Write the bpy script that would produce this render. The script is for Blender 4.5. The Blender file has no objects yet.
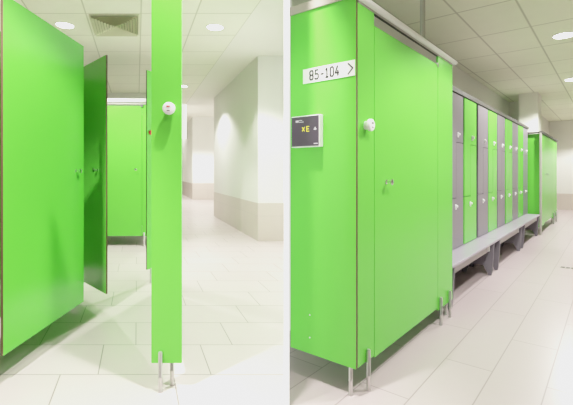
import bpy, bmesh, math, random
from mathutils import Vector, Matrix
random.seed(4)
scene = bpy.context.scene
COL = scene.collection

# ------------------------------------------------------------------ frame of reference
H = 1.10                                   # camera height
F = 403.0                                  # focal length in pixels of a 573 px wide frame
D1 = Vector((.6284, .7779, 0)); D2 = Vector((-.7779, .6284, 0))
C0 = Vector((.3375, 1.957, 0))             # floor point under the corner of the right-hand cabin
PHI = math.atan2(.7779, .6284)
SK = -.371                                 # the left hall runs away slightly to the left
ZL, ZR = 2.95, 2.60                        # ceiling heights

def R(u, v, z=0):                          # right hall: u along the locker row, v towards its back wall
    return C0 + D1*u + D2*v + Vector((0, 0, z))

# ------------------------------------------------------------------ materials
def srgb(r, g, b):
    def c(x):
        x /= 255.0
        return x/12.92 if x <= .04045 else ((x+.055)/1.055)**2.4
    return (c(r), c(g), c(b), 1)

def mat(name, col, rough=.5, metal=0.0, spec=.5, var=.03, scale=6.0, coat=0.0, emit=None, estr=0.0):
    m = bpy.data.materials.new(name); m.use_nodes = True
    nt = m.node_tree; b = nt.nodes['Principled BSDF']
    tc = nt.nodes.new('ShaderNodeTexCoord'); nz = nt.nodes.new('ShaderNodeTexNoise')
    nz.inputs['Scale'].default_value = scale; nz.inputs['Detail'].default_value = 3
    nt.links.new(tc.outputs['Object'], nz.inputs['Vector'])
    mr = nt.nodes.new('ShaderNodeMapRange')
    mr.inputs['To Min'].default_value = 1-var; mr.inputs['To Max'].default_value = 1+var
    nt.links.new(nz.outputs['Fac'], mr.inputs['Value'])
    mx = nt.nodes.new('ShaderNodeMix'); mx.data_type = 'RGBA'; mx.blend_type = 'MULTIPLY'
    mx.inputs[0].default_value = 1
    mx.inputs[6].default_value = col
    nt.links.new(mr.outputs['Result'], mx.inputs[7])
    nt.links.new(mx.outputs[2], b.inputs['Base Color'])
    b.inputs['Roughness'].default_value = rough
    b.inputs['Metallic'].default_value = metal
    b.inputs['Specular IOR Level'].default_value = spec
    b.inputs['Coat Weight'].default_value = coat
    b.inputs['Coat Roughness'].default_value = .12
    if emit:
        b.inputs['Emission Color'].default_value = emit
        b.inputs['Emission Strength'].default_value = estr
    return m

def grid_mat(name, col, line, pu, pv, shift, lw, rough, tint, spec=.4, soft=1.6, mottle=.03):
    """rectangular tiles in UV space (metres): size pu x pv, every row shifted by `shift`, joints of width lw"""
    m = bpy.data.materials.new(name); m.use_nodes = True
    nt = m.node_tree; N = nt.nodes; L = nt.links; b = N['Principled BSDF']
    uv = N.new('ShaderNodeUVMap'); uv.uv_map = 'UVMap'
    sp = N.new('ShaderNodeSeparateXYZ'); L.new(uv.outputs['UV'], sp.inputs[0])
    def M(op, a, b_=None, c=None):
        n = N.new('ShaderNodeMath'); n.operation = op
        for i, x in enumerate((a, b_, c)):
            if x is None: continue
            if isinstance(x, (int, float)): n.inputs[i].default_value = x
            else: L.new(x, n.inputs[i])
        return n.outputs[0]
    rv = M('DIVIDE', sp.outputs['Y'], pv); row = M('FLOOR', rv); fv = M('SUBTRACT', rv, row)
    ru = M('DIVIDE', M('SUBTRACT', sp.outputs['X'], M('MULTIPLY', row, shift)), pu)
    colm = M('FLOOR', ru); fu = M('SUBTRACT', ru, colm)
    du = M('MULTIPLY', M('SUBTRACT', .5, M('ABSOLUTE', M('SUBTRACT', fu, .5))), pu)
    dv = M('MULTIPLY', M('SUBTRACT', .5, M('ABSOLUTE', M('SUBTRACT', fv, .5))), pv)
    d = M('MINIMUM', du, dv)
    mr = N.new('ShaderNodeMapRange'); mr.interpolation_type = 'SMOOTHSTEP'
    mr.inputs['From Min'].default_value = lw*.35; mr.inputs['From Max'].default_value = lw*soft
    L.new(d, mr.inputs['Value'])
    cmb = N.new('ShaderNodeCombineXYZ'); L.new(row, cmb.inputs[0]); L.new(colm, cmb.inputs[1])
    wn = N.new('ShaderNodeTexWhiteNoise'); wn.noise_dimensions = '2D'; L.new(cmb.outputs[0], wn.inputs['Vector'])
    nz = N.new('ShaderNodeTexNoise'); nz.inputs['Scale'].default_value = 5; nz.inputs['Detail'].default_value = 5
    L.new(uv.outputs['UV'], nz.inputs['Vector'])
    t1 = N.new('ShaderNodeMapRange'); t1.inputs['To Min'].default_value = 1-tint; t1.inputs['To Max'].default_value = 1
    L.new(wn.outputs['Value'], t1.inputs['Value'])
    t2 = N.new('ShaderNodeMapRange'); t2.inputs['To Min'].default_value = 1-mottle; t2.inputs['To Max'].default_value = 1+mottle
    L.new(nz.outputs['Fac'], t2.inputs['Value'])
    mul = M('MULTIPLY', t1.outputs[0], t2.outputs[0])
    mx = N.new('ShaderNodeMix'); mx.data_type = 'RGBA'; mx.blend_type = 'MULTIPLY'; mx.inputs[0].default_value = 1
    mx.inputs[6].default_value = col; L.new(mul, mx.inputs[7])
    mm = N.new('ShaderNodeMix'); mm.data_type = 'RGBA'
    L.new(mr.outputs['Result'], mm.inputs[0]); mm.inputs[6].default_value = line; L.new(mx.outputs[2], mm.inputs[7])
    L.new(mm.outputs[2], b.inputs['Base Color'])
    b.inputs['Roughness'].default_value = rough; b.inputs['Specular IOR Level'].default_value = spec
    return m

GREEN = mat('green_laminate', srgb(101, 206, 68), .26, spec=.35, var=.015, scale=2)
BROWN = mat('brown_laminate_edge', srgb(84, 62, 42), .5)
GREY = mat('grey_laminate', srgb(124, 118, 127), .35, spec=.4, var=.02)
CARC = mat('dark_locker_carcass', srgb(62, 58, 62), .6)
BENCH = mat('pale_grey_bench_top', srgb(160, 152, 168), .28, spec=.5, var=.02)
CORN = mat('grey_cornice', srgb(74, 72, 69), .5)
FASC = mat('grey_bench_fascia', srgb(176, 170, 172), .4)
LEG = mat('charcoal_leg', srgb(112, 108, 116), .45)
STEEL = mat('brushed_steel', srgb(205, 203, 200), .3, metal=.75)
CHROME = mat('chrome', srgb(215, 215, 215), .15, metal=1.0)
WHITEP = mat('white_plastic', srgb(243, 241, 242), .35)
WHITEM = mat('white_metal', srgb(238, 238, 236), .4)
ALU = mat('aluminium_rail', srgb(172, 170, 160), .45, metal=.2)
TANR = mat('taupe_rail', srgb(176, 166, 156), .5)
DARK = mat('black_plastic', srgb(30, 28, 30), .5)
GLYPH = mat('grey_lettering', srgb(48, 42, 48), .6)
SCREEN = mat('dark_display_glass', srgb(64, 52, 68), .45, var=.02)
YEL = mat('yellow_led', srgb(230, 220, 60), .5, emit=srgb(235, 225, 60), estr=.6)
RED = mat('red_plastic', srgb(200, 50, 40), .4)
PALE = mat('pale_display_print', srgb(215, 205, 220), .5)
WALL = mat('white_wall_paint', srgb(226, 226, 218), .6, spec=.25, var=.012, scale=3)
WALLW = mat('white_glow_paint', srgb(250, 250, 250), .7, spec=.2, var=.005, emit=(1, 1, 1, 1), estr=.5)  # faint emission whitens divider and bulkhead, neither is a lamp
PLAST = mat('ceiling_plaster', srgb(232, 232, 220), .8, spec=.1, var=.01)
LAMP = mat('downlight_diffuser', srgb(255, 255, 255), .5, emit=(1, .98, .94, 1), estr=14)
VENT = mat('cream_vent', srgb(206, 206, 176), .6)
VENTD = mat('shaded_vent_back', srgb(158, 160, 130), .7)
DADO = grid_mat('beige_dado_tile', srgb(196, 186, 176), srgb(180, 172, 164), .6, .4, 0, .003, .35, .05)
FLOORL = grid_mat('pale_floor_tile', srgb(199, 187, 184), srgb(122, 116, 112), .614, .377, .2047, .0028, .3, .05)
FLOORR = grid_mat('pale_pinkish_floor_tile', srgb(184, 169, 171), srgb(140, 126, 128), 1.1, .252, .55, .0028, .3, .05)
CEILL = grid_mat('mineral_ceiling_tile', srgb(234, 236, 216), srgb(192, 194, 172), .645, .75, 0, .006, .85, .02, spec=.1, soft=2.2)
CEILR = grid_mat('mineral_ceiling_tile_right', srgb(234, 238, 212), srgb(190, 192, 168), .852, .49, 0, .007, .85, .02, spec=.1, soft=2.0)

# ------------------------------------------------------------------ mesh helpers
class MB:
    def __init__(s): s.v = []; s.f = []; s.m = []; s.sm = []
    def add(s, vs, fs, mi=0, smooth=False):
        o = len(s.v); s.v += [tuple(v) for v in vs]
        for i, f in enumerate(fs):
            s.f.append([o+k for k in f]); s.m.append(mi[i] if isinstance(mi, list) else mi); s.sm.append(smooth)
        return s
    def box(s, x0, x1, y0, y1, z0, z1, mi=0):
        return s.add([(x0,y0,z0),(x1,y0,z0),(x1,y1,z0),(x0,y1,z0),(x0,y0,z1),(x1,y0,z1),(x1,y1,z1),(x0,y1,z1)],
                     [(0,3,2,1),(4,5,6,7),(0,1,5,4),(1,2,6,5),(2,3,7,6),(3,0,4,7)], mi)
    def slab(s, a, b, t, z0, z1, edge=1):
        """upright sheet from plan point a to plan point b, thickness t to the left of a->b; big faces mat 0, edges mat `edge`"""
        a = Vector((a[0], a[1])); b = Vector((b[0], b[1])); d = (b-a).normalized(); n = Vector((-d.y, d.x))*t
        p = [a, b, b+n, a+n]
        vs = [(q.x, q.y, z0) for q in p]+[(q.x, q.y, z1) for q in p]
        return s.add(vs, [(0,3,2,1),(4,5,6,7),(0,1,5,4),(1,2,6,5),(2,3,7,6),(3,0,4,7)], [edge, edge, 0, edge, 0, edge])
    def prism(s, poly, fn, mi=0):
        """poly: list of 2D points; fn(p, k) -> 3D with k = 0 / 1"""
        n = len(poly)
        vs = [fn(p, 0) for p in poly]+[fn(p, 1) for p in poly]
        fs = [tuple(range(n-1, -1, -1)), tuple(range(n, 2*n))]+[(i, (i+1) % n, n+(i+1) % n, n+i) for i in range(n)]
        return s.add(vs, fs, mi)
    def lathe(s, prof, org, ax, seg=20, mi=0):
        """prof: [(radius, distance along ax)]"""
        ax = Vector(ax).normalized(); org = Vector(org)
        t = Vector((0, 0, 1)) if abs(ax.z) < .9 else Vector((1, 0, 0))
        p = ax.cross(t).normalized(); q = ax.cross(p)
        vs = []; fs = []
        for r, d in prof:
            for k in range(seg):
                a = 2*math.pi*k/seg
                vs.append(org+ax*d+p*(r*math.cos(a))+q*(r*math.sin(a)))
        for i in range(len(prof)-1):
            for k in range(seg):
                k2 = (k+1) % seg
                fs.append((i*seg+k, i*seg+k2, (i+1)*seg+k2, (i+1)*seg+k))
        fs.append(tuple(range(seg-1, -1, -1))); o = (len(prof)-1)*seg; fs.append(tuple(range(o, o+seg)))
        return s.add(vs, fs, mi, True)
    def build(s, name, mats, parent=None, bevel=0, loc=None):
        me = bpy.data.meshes.new(name); me.from_pydata(s.v, [], s.f)
        if not isinstance(mats, (list, tuple)): mats = [mats]
        for m in mats: me.materials.append(m)
        for p, mi, sm in zip(me.polygons, s.m, s.sm):
            p.material_index = min(mi, len(mats)-1); p.use_smooth = sm
        bm = bmesh.new(); bm.from_mesh(me); bmesh.ops.recalc_face_normals(bm, faces=bm.faces); bm.to_mesh(me); bm.free()
        if any(s.sm): me.set_sharp_from_angle(angle=math.radians(35))
        o = bpy.data.objects.new(name, me); COL.objects.link(o)
        if parent: o.parent = parent
        if loc: o.location = loc
        if bevel:
            b = o.modifiers.new('bevel', 'BEVEL'); b.width = bevel; b.segments = 2; b.limit_method = 'ANGLE'
        return o

def thing(name, label, cat, loc=(0, 0, 0), rz=0, group=None):
    o = bpy.data.objects.new(name, None); COL.objects.link(o)
    o.location = loc; o.rotation_euler = (0, 0, rz); o.empty_display_size = .1
    o['label'] = label; o['category'] = cat
    if group: o['group'] = group
    return o

def struct(name, pts, m, uvf=None, thick=None):
    """a flat polygon of the building shell; thick = offset vector that gives it a body"""
    pts = [Vector(p) for p in pts]; n = len(pts); mb = MB()
    if thick is None: mb.add(pts, [tuple(range(n))])
    else:
        t = Vector(thick)
        mb.add(pts+[p+t for p in pts], [tuple(range(n)), tuple(range(2*n-1, n-1, -1))]+[(i, n+i, n+(i+1) % n, (i+1) % n) for i in range(n)])
    me = bpy.data.meshes.new(name); me.from_pydata(mb.v, [], mb.f); me.materials.append(m)
    if uvf:
        uvl = me.uv_layers.new(name='UVMap')
        for l in me.loops: uvl.data[l.index].uv = uvf(Vector(me.vertices[l.vertex_index].co))
    o = bpy.data.objects.new(name, me); COL.objects.link(o); o['kind'] = 'structure'
    return o

def glyphs(body, size, xscale, org, right, up, m, name, parent, align='LEFT', push=.0008):
    """flat lettering as a mesh, laid on a surface: org = lower left corner in the parent's coordinates"""
    cu = bpy.data.curves.new(name, 'FONT'); cu.body = body; cu.size = size; cu.align_x = align; cu.extrude = .0004
    cu.resolution_u = 3; cu.space_character = 1.12
    to = bpy.data.objects.new('lettering_source', cu)
    COL.objects.link(to); bpy.context.view_layer.update()
    dg = bpy.context.evaluated_depsgraph_get()
    me = bpy.data.meshes.new_from_object(to.evaluated_get(dg))
    bpy.data.objects.remove(to); bpy.data.curves.remove(cu)
    right = Vector(right).normalized(); up = Vector(up); nrm = right.cross(up)
    org = Vector(org)
    for v in me.vertices:
        x, y, z = v.co; v.co = org+right*(x*xscale)+up*y+nrm*(z+push)
    me.materials.clear(); me.materials.append(m)
    me.name = name
    o = bpy.data.objects.new(name, me); COL.objects.link(o); o.parent = parent
    return o

def stroke(mb, pts, w, org, right, up, push):
    """polyline of flat ribbons in a plane"""
    right = Vector(right); up = Vector(up); n = right.cross(up); org = Vector(org)
    for (a, b) in zip(pts, pts[1:]):
        a = Vector(a); b = Vector(b); d = (b-a).normalized(); s = Vector((-d.y, d.x))*w/2; a = a-d*w*.3; b = b+d*w*.3
        q = [a-s, b-s, b+s, a+s]
        vs = [org+right*p.x+up*p.y+n*push for p in q]+[org+right*p.x+up*p.y+n*(push-.0007) for p in q]
        mb.add(vs, [(0,1,2,3),(7,6,5,4),(0,4,5,1),(1,5,6,2),(2,6,7,3),(3,7,4,0)])

def foot(parent, x, y, top, zoff=0, name='foot', r=.0105):
    return MB().lathe([(r*.6, 0), (r*1.25, .0), (r*1.25, .006), (r, .012), (r, .068), (r*1.12, .07), (r*1.12, .076), (r, .078), (r, top-.006), (r*.8, top)],
                      (x, y, -zoff), (0, 0, 1), 16).build(name, STEEL, parent)

def lock_knob(parent, org, ax, red=True):
    k = MB().lathe([(.020, -.002), (.022, .004), (.022, .020), (.030, .021), (.031, .024), (.031, .034), (.029, .038), (.022, .040), (.010, .0405)], org, ax, 24).build('lock_knob', WHITEP, parent)
    ax = Vector(ax).normalized(); o = Vector(org)+ax*.0405
    right = Vector((0, 0, 1)).cross(ax).normalized(); up = Vector((0, 0, 1))
    mb = MB()
    vs = []
    for d in (0, .0018):
        for (x, y) in ((-.008, .006), (.008, .006), (.008, .012), (-.008, .012)): vs.append(o+right*x+up*y+ax*d)
    mb.add(vs, [(3,2,1,0),(4,5,6,7),(0,1,5,4),(1,2,6,5),(2,3,7,6),(3,0,4,7)])
    mb.build('indicator_mark', RED if red else GLYPH, k)
    mb = MB(); vs = []
    for d in (0, .0012):
        for (x, y) in ((-.007, -.014), (.007, -.014), (.007, -.010), (-.007, -.010)): vs.append(o+right*x+up*y+ax*d)
    mb.add(vs, [(3,2,1,0),(4,5,6,7),(0,1,5,4),(1,2,6,5),(2,3,7,6),(3,0,4,7)])
    mb.build('coin_slot', GLYPH, k)
    return k

def door_handle(parent, org, ax, both=0.0):
    ax = Vector(ax).normalized()
    prof = [(.013, -.001), (.013, .004), (.006, .006), (.006, .022), (.010, .026), (.017, .033), (.017, .037), (.010, .040)]
    mb = MB().lathe(prof, org, ax, 16)
    right = Vector((0, 0, 1)).cross(ax).normalized()
    mb.lathe([(.003, -.017), (.0045, -.015), (.0045, .015), (.003, .017)], Vector(org)+ax*.030, right, 10)
    if both: mb.lathe(prof, Vector(org)-ax*both, -ax, 16)
    return mb.build('handle', CHROME, parent)

# ------------------------------------------------------------------ building shell
def sk(x, y0, y): return x+SK*(y-y0)
# white dividing strip built as a faintly glowing partition wall, end towards us
PX0, PX1, PY0 = -.0127, .0133, 1.88
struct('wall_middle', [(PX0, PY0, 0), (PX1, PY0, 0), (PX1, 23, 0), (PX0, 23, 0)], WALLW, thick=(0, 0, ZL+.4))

uvl = lambda p: (p.x-SK*p.y+.212+.614*3-.2047*7, p.y-2.566+.377*6)
struct('floor_left', [(-8.5, -1.5, 0), (0, -1.5, 0), (0, 23, 0), (-8.5, 23, 0)], FLOORL, uvl)
uvr = lambda p: ((p-C0).dot(D1)-.705+5.5, (p-C0).dot(D2)+.455+.252*12)
struct('floor_right', [(0, -1.5, 0), (16, -1.5, 0), (16, 23, 0), (0, 23, 0)], FLOORR, uvr)
uvc = lambda p: (p.x-SK*p.y-.047+.645*20, p.y-4.70+7.5)
struct('ceiling_left', [(-8.5, -1.5, ZL), (0, -1.5, ZL), (0, 3.604, ZL), (-2.781, 11.1, ZL), (-8.5, 11.1, ZL)], CEILL, uvc, thick=(0, 0, .05))
struct('ceiling_left_plaster', [(0, 3.604, ZL), (0, 11.1, ZL), (-2.781, 11.1, ZL)], PLAST, uvc, thick=(0, 0, .05))
struct('ceiling_left_far', [(-8.5, 11.1, 3.3), (0, 11.1, 3.3), (0, 23, 3.3), (-8.5, 23, 3.3)], PLAST, uvc, thick=(0, 0, .05))
uvcr = lambda p: ((p-C0).dot(D1)-2.232+8.52, (p-C0).dot(D2)-.175+4.9)
struct('ceiling_right', [(0, -1.5, ZR), (16, -1.5, ZR), (16, 23, ZR), (0, 23, ZR)], CEILR, uvcr, thick=(0, 0, .05))

def wall(name, a, b, ztop, m=WALL, z0=0, t=.12):
    a = Vector((a[0], a[1], z0)); b = Vector((b[0], b[1], z0)); d = (b-a).normalized(); n = Vector((-d.y, d.x, 0))*t
    return struct(name, [a, b, b+Vector((0, 0, ztop-z0)), a+Vector((0, 0, ztop-z0))], m, thick=n)
def dado(name, a, b, ztop, off=.006):
    a = Vector((a[0], a[1], .0)); b = Vector((b[0], b[1], .0)); d = (b-a).normalized(); n = Vector((d.y, -d.x, 0))*off
    L0 = a.copy()
    return struct(name, [a+n, b+n, b+n+Vector((0, 0, ztop)), a+n+Vector((0, 0, ztop))], DADO, lambda p: ((p-L0).dot(d), p.z), thick=-n*.98)
# left hall, right-hand side: near block with a frontal and a receding face, far block, end walls
K1 = (-.454, 6.42); K2 = (-1.815, 10.09)
wall('wall_right_near', K1, (PX0, 6.42), ZL); dado('trim_1', K1, (PX0, 6.42), .605)
wall('wall_right_side', K2, K1, ZL, t=.10); dado('trim_2', K2, K1, .605)
wall('wall_right_end', (PX0-.01, 10.19), (-1.80, 10.19), ZL+.35, t=-.05)
K3 = (-3.755, 16.1); K4 = (sk(-3.755, 16.1, 22.5), 22.5)
wall('wall_far_block', K3, (PX0, 16.1), 3.3); dado('trim_3', K3, (PX0, 16.1), .65)
wall('wall_far_side', K4, K3, 3.3, t=.1); dado('trim_4', K4, K3, .65)
wall('wall_far_end', (-8.5, 22.5), K4, 3.3); dado('trim_5', (-8.5, 22.5), K4, .65)
wall('wall_back', (-8.5, 9.4), (-2.85, 9.4), ZL); dado('trim_6', (-8.5, 9.4), (-2.85, 9.4), .605)
wall('wall_corridor', (-2.85, 9.5), (sk(-2.85, 9.5, 22.4), 22.4), 3.3, t=.1)
wall('wall_left', (-8.4, -1.4), (-8.4, 9.4), ZL)
# bulkhead hanging from the ceiling far down the corridor
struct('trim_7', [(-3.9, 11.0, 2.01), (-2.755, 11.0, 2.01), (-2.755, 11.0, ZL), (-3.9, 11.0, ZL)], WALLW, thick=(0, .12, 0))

# right hall
def rw(name, u0, v0, u1, v1, dz=.47, n=None):
    a, b = R(u0, v0), R(u1, v1); wall(name, a, b, ZR)
    if n: dado(n, a, b, dz)
ub = (.755*.7779-.3375+PX1+.002)/.6284
a_, b_ = R(ub+.03, .755), R(8.0, .755); wall('wall_behind_lockers', a_, b_, ZR, t=.02)
rw('wall_jog', 8.0, .755, 8.0, .49)
rw('wall_behind_cabin', 8.0, .49, 12.5, .49, n='trim_8')
rw('wall_far_right', 12.5, .49, 12.5, -4.6, n='trim_9')
rw('wall_right_hall', 12.5, -4.6, 2.0, -4.6)
# square pillar
p = [R(7.1, .115), R(7.1, .43), R(7.62, .43), R(7.62, .115)]
struct('pillar', p, PLAST, thick=(0, 0, ZR))

# ------------------------------------------------------------------ LEFT HALL: open changing cabin in the foreground
TOP = 2.03; BOT = .142
cab = thing('changing_cabin', 'bright green cabin in the left foreground, open door and narrow white-knobbed front panel', 'changing cabin', (-.605, 2.03, 0))
ox, oy = -.605, 2.03
def P(x, y): return (x-ox, y-oy)
T = .013
GB = [GREEN, BROWN]
cabp = lambda nm, a, b, z0=BOT, z1=TOP, t=T, edge=1: MB().slab(P(*a), P(*b), t, z0, z1, edge).build(nm, GB, cab, .0012)
st = cabp('stile', (-.681, 2.03), (-.529, 2.03), .137, 2.05, edge=0)
lock_knob(st, P(-.584, 2.03)+(1.416,), (0, -1, 0))
foot(cab, *P(-.632, 2.018), .2); foot(cab, *P(-.592, 2.085), .15)
MB().box(-.632-ox-.008, -.632-ox+.008, -.004, .001, .15, .19).build('foot_bracket', STEEL, cab)
cabp('stile', (-1.66, 2.03), (-1.489, 2.03), edge=1); foot(cab, *P(-1.60, 2.05), .15)  # unseen stile, widened to stop light leaking past the door
# right-hand side wall, edge-on to us
w0, w1 = (-.546, 2.045), (sk(-.546, 2.045, 3.74), 3.74)
cabp('side_panel', w0, w1); foot(cab, *P(sk(-.546, 2.045, 3.6)-.006, 3.6), .15)
# far right post of the cabin, turned inwards
sl = cabp('stile', (-1.379, 3.956), (-1.314, 4.09), .142, 2.10, edge=1, t=-.013)
foot(cab, *P(-1.345, 4.0), .15)
MB().lathe([(.022, -.003), (.024, .004), (.024, .012), (.016, .016)], P(-1.349, 3.989)+(1.49,), (.9, -.436, 0), 14).build('occupancy_disc', RED, sl)
# near door, swung inwards
d1 = cabp('door', (-1.5135, 2.982), (-1.4865, 2.096), BOT, 2.03, t=T)
door_handle(d1, P(-1.4992, 2.867)+(1.107,), (1, 0, 0))
for z in (.35, 1.75): MB().lathe([(.009, 0), (.009, .09)], P(-1.503, 2.085)+(z,), (0, 0, 1), 10).build('hinge', DARK, d1)
# second door, half open at the far side
d2 = cabp('door', (-2.045, 3.79), (-1.417, 3.162), BOT, 2.02, t=T)
door_handle(d2, P(-1.417-.175*.7, 3.165+.175*.7)+(1.115,), (-.707, -.707, 0))
cabp('stile', (-2.38, 3.80), (-2.05, 3.80)); foot(cab, *P(-2.12, 3.83), .15)  # unseen stile, widened to block the rear downlight
cabp('side_panel', (-1.66, 2.045), (sk(-1.66, 2.045, 3.79), 3.79)); foot(cab, *P(-2.26, 3.7), .15)

# ------------------------------------------------------------------ LEFT HALL: closed cabin at the back
bx, by = -2.6, 6.0
cab2 = thing('changing_cabin', 'closed pale green cabin with white top rail, seen behind the open doors', 'changing cabin', (bx, by, 0))
Q = lambda x, y: (x-bx, y-by)
bp = lambda nm, a, b, z0=.147, z1=2.11, edge=0: MB().slab(Q(*a), Q(*b), T, z0, z1, edge).build(nm, GB, cab2, .0012)
bp('stile', (-3.10, 6.0), (-2.955, 6.0))
bd = bp('door', (-2.95, 6.0), (-2.155, 6.0), z1=2.085); door_handle(bd, Q(-2.235, 6.0)+(1.14,), (0, -1, 0))
bp('stile', (-2.15, 6.0), (-2.035, 6.0), z1=2.10)
for x in (-3.05, -2.118): foot(cab2, *Q(x, 5.992), .2, r=.014)
bp('side_panel', (-3.10, 6.02), (sk(-3.10, 6.02, 7.2), 7.2), edge=1); bp('side_panel', (-2.05, 6.02), (sk(-2.05, 6.02, 7.2), 7.2), edge=1)
bp('back_panel', (-3.52, 7.21), (-2.46, 7.21))
for x in (-3.5, -2.5): foot(cab2, *Q(x, 7.18), .16)
MB().box(-3.14-bx, -2.0-bx, -.03, .03, 2.135, 2.19).build('top_rail', WHITEM, cab2, .01)
MB().box(-3.12-bx, -2.03-bx, -.012, .012, 2.105, 2.137).build('lower_rail', ALU, cab2)
MB().box(-2.17-bx, -2.135-bx, -.022, -.001, 2.07, 2.1).build('hinge', LEG, cab2, .004)

# ------------------------------------------------------------------ RIGHT HALL: foreground cabin
cr = thing('changing_cabin', 'large closed green cabin in the right foreground bearing number sign and display', 'changing cabin', C0, PHI)
def rp(nm, x0, x1, y0, y1, z0, z1, parent=cr, mats=GREEN, bevel=.0012):
    return MB().box(x0, x1, y0, y1, z0, z1).build(nm, mats, parent, bevel)
VE = .405                                  # where the cabin meets the partition wall
sd = MB().add([(0,0,.14),(.017,0,.14),(.017,VE,.14),(0,VE,.14),(0,0,1.955),(.017,0,1.955),(.017,VE,1.955),(0,VE,1.955)],
              [(0,3,2,1),(4,5,6,7),(0,1,5,4),(1,2,6,5),(2,3,7,6),(3,0,4,7)], [1,1,1,0,1,0]).build('side_panel', GB, cr)
for z in (.345, .225): MB().lathe([(.004, -.001), (.004, .002), (.002, .003)], (0, .275, z), (-1, 0, 0), 10).build('screw_cap', WHITEP, sd)
s1 = rp('stile', .0175, .192, .0, .013, .14, 1.945); lock_knob(s1, (.096, 0, 1.335), (0, -1, 0), red=False)
dr = rp('door', .197, 1.180, .0, .013, .128, 1.866); door_handle(dr, (.334, 0, 1.045), (0, -1, 0))
rp('hinge', 1.155, 1.178, -.008, .004, 1.845, 1.875, dr, CHROME)
rp('stile', 1.185, 1.518, .0, .013, .11, 1.935)
rp('side_panel', 1.505, 1.518, .014, .75, .12, 1.935)
rp('back_panel', .46, 1.50, .74, .753, .14, 1.935)
for (x, y, t) in ((.012, .036, .15), (.107, -.012, .206), (1.215, -.012, .20), (1.421, -.012, .20), (1.33, .03, .13), (1.46, .03, .13)):
    foot(cr, x, y, t)
# top rails
mb = MB(); pr = []
for k in range(12):
    a = 2*math.pi*k/12; pr.append((-.006+.020*math.cos(a), 1.957+.018*math.sin(a)))
mb.prism(pr, lambda p, k: (-.008 if k == 0 else 1.565, p[0], p[1])); mb.build('top_rail', WHITEM, cr)
rp('lower_rail', .02, 1.50, -.003, .012, 1.930, 1.950, cr, ALU)
rp('rail_underside_shade', .195, 1.18, -.001, .010, 1.923, 1.929, cr, DARK)  # black strip painting in the shaded underside of the rail
rp('side_rail', -.008, .016, .0, VE, 1.955, 2.0, cr, TANR)
MB().lathe([(.017, 1.96), (.017, ZR)], (.98, .035, 0), (0, 0, 1), 16).build('ceiling_post', ALU, cr)

# number sign
sg = thing('number_sign', 'white sign reading 85-104 with an arrow on the green cabin side', 'sign', R(0, .16, 1.57), PHI)
MB().box(-.003, 0, .005-.16, .318-.16, 0, .0765).build('plate', WHITEP, sg)
rt = (0, -1, 0); up = (0, 0, 1)
DIG = {'8': [[(.15,.5),(0,.65),(0,.88),(.2,1),(.8,1),(1,.88),(1,.65),(.85,.5),(.15,.5),(0,.36),(0,.12),(.2,0),(.8,0),(1,.12),(1,.36),(.85,.5)]],
       '5': [[(.95,1),(.1,1),(.05,.55),(.75,.58),(1,.45),(1,.15),(.8,0),(.15,0),(0,.1)]],
       '-': [[(0,.45),(1,.45)]],
       '1': [[(.1,.8),(.5,1),(.5,0)],[(.1,0),(.9,0)]],
       '0': [[(.2,0),(.8,0),(1,.15),(1,.85),(.8,1),(.2,1),(0,.85),(0,.15),(.2,0)]],
       '4': [[(.95,.28),(0,.28),(.6,1)],[(.72,.5),(.72,0)]]}
mb = MB(); x = .046
for ch, w, adv in (('8', .0195, .033), ('5', .0195, .036), ('-', .015, .028), ('1', .019, .0295), ('0', .0185, .030), ('4', .021, .02)):
    for pl in DIG[ch]: stroke(mb, [(px*w, py*.046) for px, py in pl], .0076, (-.003, .318-.16-x, .0155), rt, up, .0012)
    x += adv
mb.build('numerals', GLYPH, sg)
mb = MB(); stroke(mb, [(0, 0), (.026, .026), (0, .052)], .006, (-.003, .318-.16-.276, .0115), rt, up, .0012)
mb.build('arrow', GLYPH, sg)

# dark display unit
ds = thing('wall_display', 'dark square display with yellow digits in a white case on the green cabin side', 'display', R(0, .30, 1.23), PHI)
a0, a1 = .190-.30, .372-.30
MB().box(-.035, 0, a0, a1, 0, .165).build('case', WHITEP, ds, .003)
scn = MB().box(-.0365, -.034, a0+.004, a1-.003, .005, .160).build('screen', SCREEN, ds)
mb = MB(); W = a1-a0
sx = lambda fx: (-.0365, a1-fx*W, 0)
def scr(mb, pts, w): stroke(mb, [((px)*W, py*.165) for px, py in pts], w, (-.0365, a1, 0), rt, up, .001)
scr(mb, [(.41, .63), (.49, .51)], .0036); scr(mb, [(.49, .63), (.41, .51)], .0036)
scr(mb, [(.645, .645), (.565, .645), (.565, .495), (.645, .495)], .0034); scr(mb, [(.565, .57), (.63, .57)], .0036)
mb.build('led_digits', YEL, scn)
mb = MB(); scr(mb, [(.19, .83), (.26, .83)], .011); mb.build('emblem', PALE, scn)
for yy, x1 in ((.855, .40), (.80, .45)):
    mb = MB(); scr(mb, [(.30, yy), (x1, yy)], .003); mb.build('print_line', PALE, scn)
mb = MB(); scr(mb, [(.86, .60), (.86, .53)], .006); scr(mb, [(.82, .545), (.90, .545)], .005); mb.build('icon', PALE, scn)
mb = MB(); scr(mb, [(.82, .10), (.94, .10)], .005); mb.build('print_line', PALE, scn)

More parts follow.
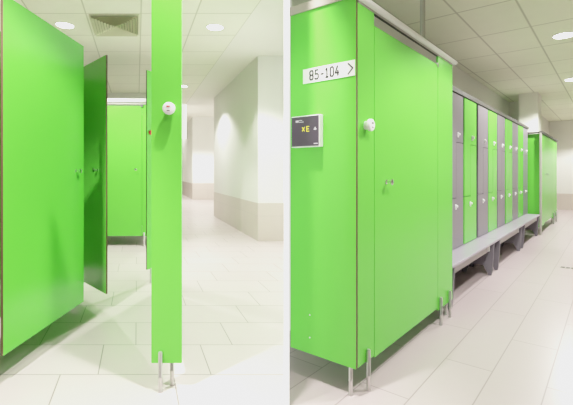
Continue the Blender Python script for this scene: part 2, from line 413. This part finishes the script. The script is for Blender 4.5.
# ------------------------------------------------------------------ RIGHT HALL: lockers
LV = .19; DT = 1.848; DB = .375; WD = .456; US = .225; Z1, Z2 = 1.385, .852
ORD = ['first', 'second', 'third', 'fourth', 'fifth', 'sixth', 'seventh', 'eighth', 'ninth', 'tenth']
def make_locker(c):
    rt_ = thing('locker', 'locker', 'locker', (0, 0, 0), PHI, 'lockers in a row above the bench')
    MB().box(-.007, WD+.006, .012, .50, DB-.005, DT+.003).build('carcass', CARC, rt_)
    MB().box(0, WD, .16, .50, 0, DB-.006).build('plinth', CARC, rt_)
    g = .003; m = c
    up_ = [(0, DT), (0, Z2+g), (US-g, Z2+g), (US-g, Z1+g), (WD, Z1+g), (WD, DT)]
    lo_ = [(0, DB), (WD, DB), (WD, Z1-g), (US+g, Z1-g), (US+g, Z2-g), (0, Z2-g)]
    for poly, kx, kz in ((up_, US+.045, 1.455), (lo_, .195, .765)):
        d = MB().prism(poly, lambda p, k: (p[0], .0 if k == 0 else .015, p[1])).build('door', m, rt_)
        kn = MB().box(kx-.013, kx+.013, -.012, .001, kz-.024, kz+.028).build('lock', WHITEP, d, .006)
        MB().lathe([(.012, 0), (.012, .010), (.009, .014)], (kx, -.0115, kz+.008), (0, -1, 0), 14).build('cam_knob', WHITEP, kn)
        MB().box(kx+.014, kx+.026, -.010, .001, kz-.012, kz+.012).build('strike', LEG, kn, .002)
    return rt_
def copy_tree(o, parent=None):
    c = o.copy(); COL.objects.link(c)
    if parent: c.parent = parent
    for ch in list(o.children): copy_tree(ch, c)
    return c
starts = [1.55, 2.05, 2.555, 3.085, 3.565, 4.07, 4.60, 5.07, 5.54, 6.01]
proto = {}
gname = lambda k: 'green' if k % 2 == 0 else 'grey'
for k, u in enumerate(starts):
    if k == 0: continue                    # wholly hidden by the foreground cabin
    cname = gname(k)
    if cname not in proto: o = proto[cname] = make_locker(GREEN if cname == 'green' else GREY)
    else: o = copy_tree(proto[cname])
    o.location = R(u, LV, 0)
    if k == 9: o['label'] = 'grey locker at the far end of the row against the far green cabin'
    else:
        n = (k+1)//2 if cname == 'grey' else k//2
        o['label'] = f'{cname} two-door locker above the bench, {ORD[n-1]} {cname} one from the foreground cabin'
# top trim over the lockers
tr = MB().box(2.03, 6.53, LV-.012, .52, DT+.006, DT+.05).build('locker_cornice', CORN, None, .003, R(0, 0, 0))
tr.rotation_euler = (0, 0, PHI); tr['label'] = 'grey metal top strip running along the whole locker row'; tr['category'] = 'cornice'

# ------------------------------------------------------------------ RIGHT HALL: benches
def make_bench(L, legs):
    b = thing('bench', 'bench', 'bench', (0, 0, 0), PHI, 'grey benches below the lockers')
    MB().box(0, L-.006, 0, .345, .345, .368).build('seat', BENCH, b, .004)
    f = MB().box(legs[0]+.03, legs[1]-.03, .045, .060, .262, .345).build('fascia', FASC, b)
    MB().box(legs[1]-.115, legs[1]-.08, .030, .045, .27, .345).build('fascia_clip', WHITEM, f)
    for x in legs:
        poly = [(.004, .344), (.335, .344), (.335, .10), (.33, .0), (.285, .0), (.25, .10), (.11, .10), (.075, .035), (.06, 0), (.03, 0), (.022, .05)]
        MB().prism(poly, lambda p, k, x=x: (x+(-.014 if k == 0 else .014), p[0], p[1])).build('leg', LEG, b, .002)
    return b
for (u0, L, lg, lab) in ((1.535, 1.605, (.06, 1.44), 'pale grey bench directly beside the foreground cabin'),
                         (3.14, 1.65, (.13, 1.53), 'pale grey middle bench of the row under the lockers'),
                         (4.79, 1.64, (.12, 1.56), 'pale grey far bench ending at the far green cabin')):
    b = make_bench(L, lg); b.location = R(u0, 0, 0); b['label'] = lab

# ------------------------------------------------------------------ RIGHT HALL: far cabin
fc = thing('changing_cabin', 'small closed green cabin at the far end of the lockers and benches', 'changing cabin', R(6.55, 0, 0), PHI)
q = lambda nm, x0, x1, y0, y1, z0, z1, m=GREEN: MB().box(x0, x1, y0, y1, z0, z1).build(nm, m, fc, .002)
q('side_panel', 0, .013, .02, .48, .13, 1.775)
q('corner_post', -.05, .045, -.010, .018, 0.0, 1.79, ALU)
q('stile', .065, .42, 0, .013, .14, 1.78); 
fd = q('door', .425, 1.75, 0, .013, .165, 1.775); door_handle(fd, (.62, 0, 1.06), (0, -1, 0))
q('stile', 1.755, 2.6, 0, .013, .13, 1.77)
q('side_panel', 2.587, 2.6, .014, .48, .13, 1.77)
for x in (1.9, 2.35): foot(fc, x, -.014, .24, r=.016)
for x in (2.0, 2.45): foot(fc, x, .03, .13, r=.016)
q('side_rail', -.03, .02, .02, .5, 1.78, 1.805, CORN)
q('top_rail', -.05, 2.66, -.025, .02, 1.785, 1.815, CORN)

# floor mark / drain
dn = MB().box(0, .3, 0, .07, 0, .003)
for k in range(6): dn.box(.01+k*.048, .045+k*.048, .014, .056, .003, .0042, 1)
dn = dn.build('floor_drain', [ALU, GLYPH], None, 0, R(3.85, -.50, 0)); dn.rotation_euler = (0, 0, PHI-math.pi/2)
dn['label'] = 'narrow grey slotted drain set in the pale floor at the right'; dn['category'] = 'drain'

# ------------------------------------------------------------------ ceiling vent, downlights and added spots
vx0, vy0 = .047-.645, 4.70
def vp(a, y, z): return (a+SK*y, y, z)
vt = thing('ceiling_vent', 'square cream louvred air vent in the left hall ceiling', 'vent', vp(vx0+.3, vy0+.37, ZL))
def va(a, b, d):                           # a,b in 0..1 over the tile, d = drop below ceiling
    x, y, z = vp(vx0+.03+a*.60, vy0+.02+b*.70, ZL-d); l = vt.location
    return (x-l[0], y-l[1], z-l[2])
mb = MB()
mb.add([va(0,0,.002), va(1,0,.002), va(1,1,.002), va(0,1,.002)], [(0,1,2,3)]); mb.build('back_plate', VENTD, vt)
def ring(mb, i, o, d0, d1, sides=(0,1,2,3)):
    c = lambda t: [(t, t), (1-t, t), (1-t, 1-t), (t, 1-t)]
    A, B = c(o), c(i)
    for k in sides:
        j = (k+1) % 4
        mb.add([va(*A[k], d0), va(*A[j], d0), va(*B[j], d1), va(*B[k], d1)], [(0,1,2,3)])
mb = MB(); ring(mb, .03, 0, .006, .008); mb.build('frame', VENT, vt)
mb = MB()
for k in range(8):
    t = .045+k*.056
    ring(mb, t+.036, t, .036, .010)
mb.build('louvres', VENT, vt)

def downlight(loc, zc, lab, group, r=.1):
    t = thing('downlight', lab, 'downlight', (loc[0], loc[1], zc), 0, group)
    MB().lathe([(r*.98, -.001), (r*1.12, -.001), (r*1.12, -.006), (r*.98, -.008)], (0, 0, 0), (0, 0, 1), 28).build('trim_ring', WHITEM, t)
    MB().lathe([(r*.97, -.010), (r*.97, -.0085)], (0, 0, 0), (0, 0, 1), 28).build('lens', LAMP, t)
    return t
def spot(loc, z, power, cone=124, blend=.3, size=.035, col=(1, .97, .92)):
    l = bpy.data.lights.new('spot_beam', 'SPOT'); l.energy = power; l.spot_size = math.radians(cone); l.spot_blend = blend
    l.shadow_soft_size = size; l.color = col
    o = bpy.data.objects.new('spot_beam', l); COL.objects.link(o); o.location = (loc[0], loc[1], z-.02)
    return o
GL = 'recessed round downlights of the left hall'; GR = 'recessed round downlights of the right hall'
PL, PR = 225, 148
for (x, y, lab) in ((-2.787, 5.07, 'round downlight in the left hall ceiling above the open green door'),
                    (-.912, 5.14, 'round downlight in the left hall ceiling above the white wall corner'),
                    (-2.24, 8.67, 'tiny far downlight in the left hall beside the tall green panel')):
    downlight((x, y), ZL, lab, GL); spot((x, y), ZL, PL)
for (x, y) in ((-.10, 1.66), (-1.5, .93), (-2.95, 13.9), (-4.3, 14.0), (-4.9, 19)):  # the corridor spots are added to brighten its far walls
    spot((x, y), ZL if y < 11 else 3.3, PL*(1.2 if x == -.10 else 1.8 if x == -1.5 else 1.2)).rotation_euler = (0, math.radians(26 if x == -1.5 else 0), 0)
for (u, v, lab) in ((3.607, -.558, 'round downlight in the right hall ceiling nearest to the picture edge'),
                    (6.23, -.47, 'smaller far downlight in the right hall ceiling, half out of view')):
    downlight(R(u, v), ZR, lab, GR); spot(R(u, v), ZR, PR*1.6, cone=146)
for (u, v, k) in ((1.25, -1.1, 1.3), (-.22, -.95, .5), (-1.7, -.5, .05), (8.9, -.5, 1.3), (11.2, -.5, 1.2)):
    spot(R(u, v), ZR, PR*k)

# ------------------------------------------------------------------ world, camera, colour
w = bpy.data.worlds.new('world'); scene.world = w; w.use_nodes = True
bg = w.node_tree.nodes['Background']; bg.inputs['Color'].default_value = (1, .985, .96, 1); bg.inputs['Strength'].default_value = .06
cam = bpy.data.cameras.new('camera'); co = bpy.data.objects.new('camera', cam); COL.objects.link(co)
co.location = (0, 0, H); co.rotation_euler = (math.radians(90), 0, 0)
cam.sensor_fit = 'HORIZONTAL'; cam.sensor_width = 36; cam.lens = 36*F/573
cam.shift_y = (172-202.5)/573; cam.clip_start = .05
scene.camera = co
scene.view_settings.view_transform = 'Standard'; scene.view_settings.look = 'None'
scene.view_settings.exposure = 0.0
# soft photographic shoulder: out = 1-exp(-k*in)
vs = scene.view_settings; vs.use_curve_mapping = True
cm = vs.curve_mapping; cm.extend = 'HORIZONTAL'; cm.use_clip = True
cm.clip_min_x = 0; cm.clip_min_y = 0; cm.clip_max_x = 4; cm.clip_max_y = 1
KS = 1.9
cv = cm.curves[3]
fx = lambda x: 1-math.exp(-KS*x)
cv.points[0].location = (0, 0); cv.points[1].location = (4, fx(4))
for x in (.03, .07, .12, .2, .3, .42, .56, .75, 1.0, 1.3, 1.7, 2.3, 3.0): cv.points.new(x, fx(x))
cm.update()
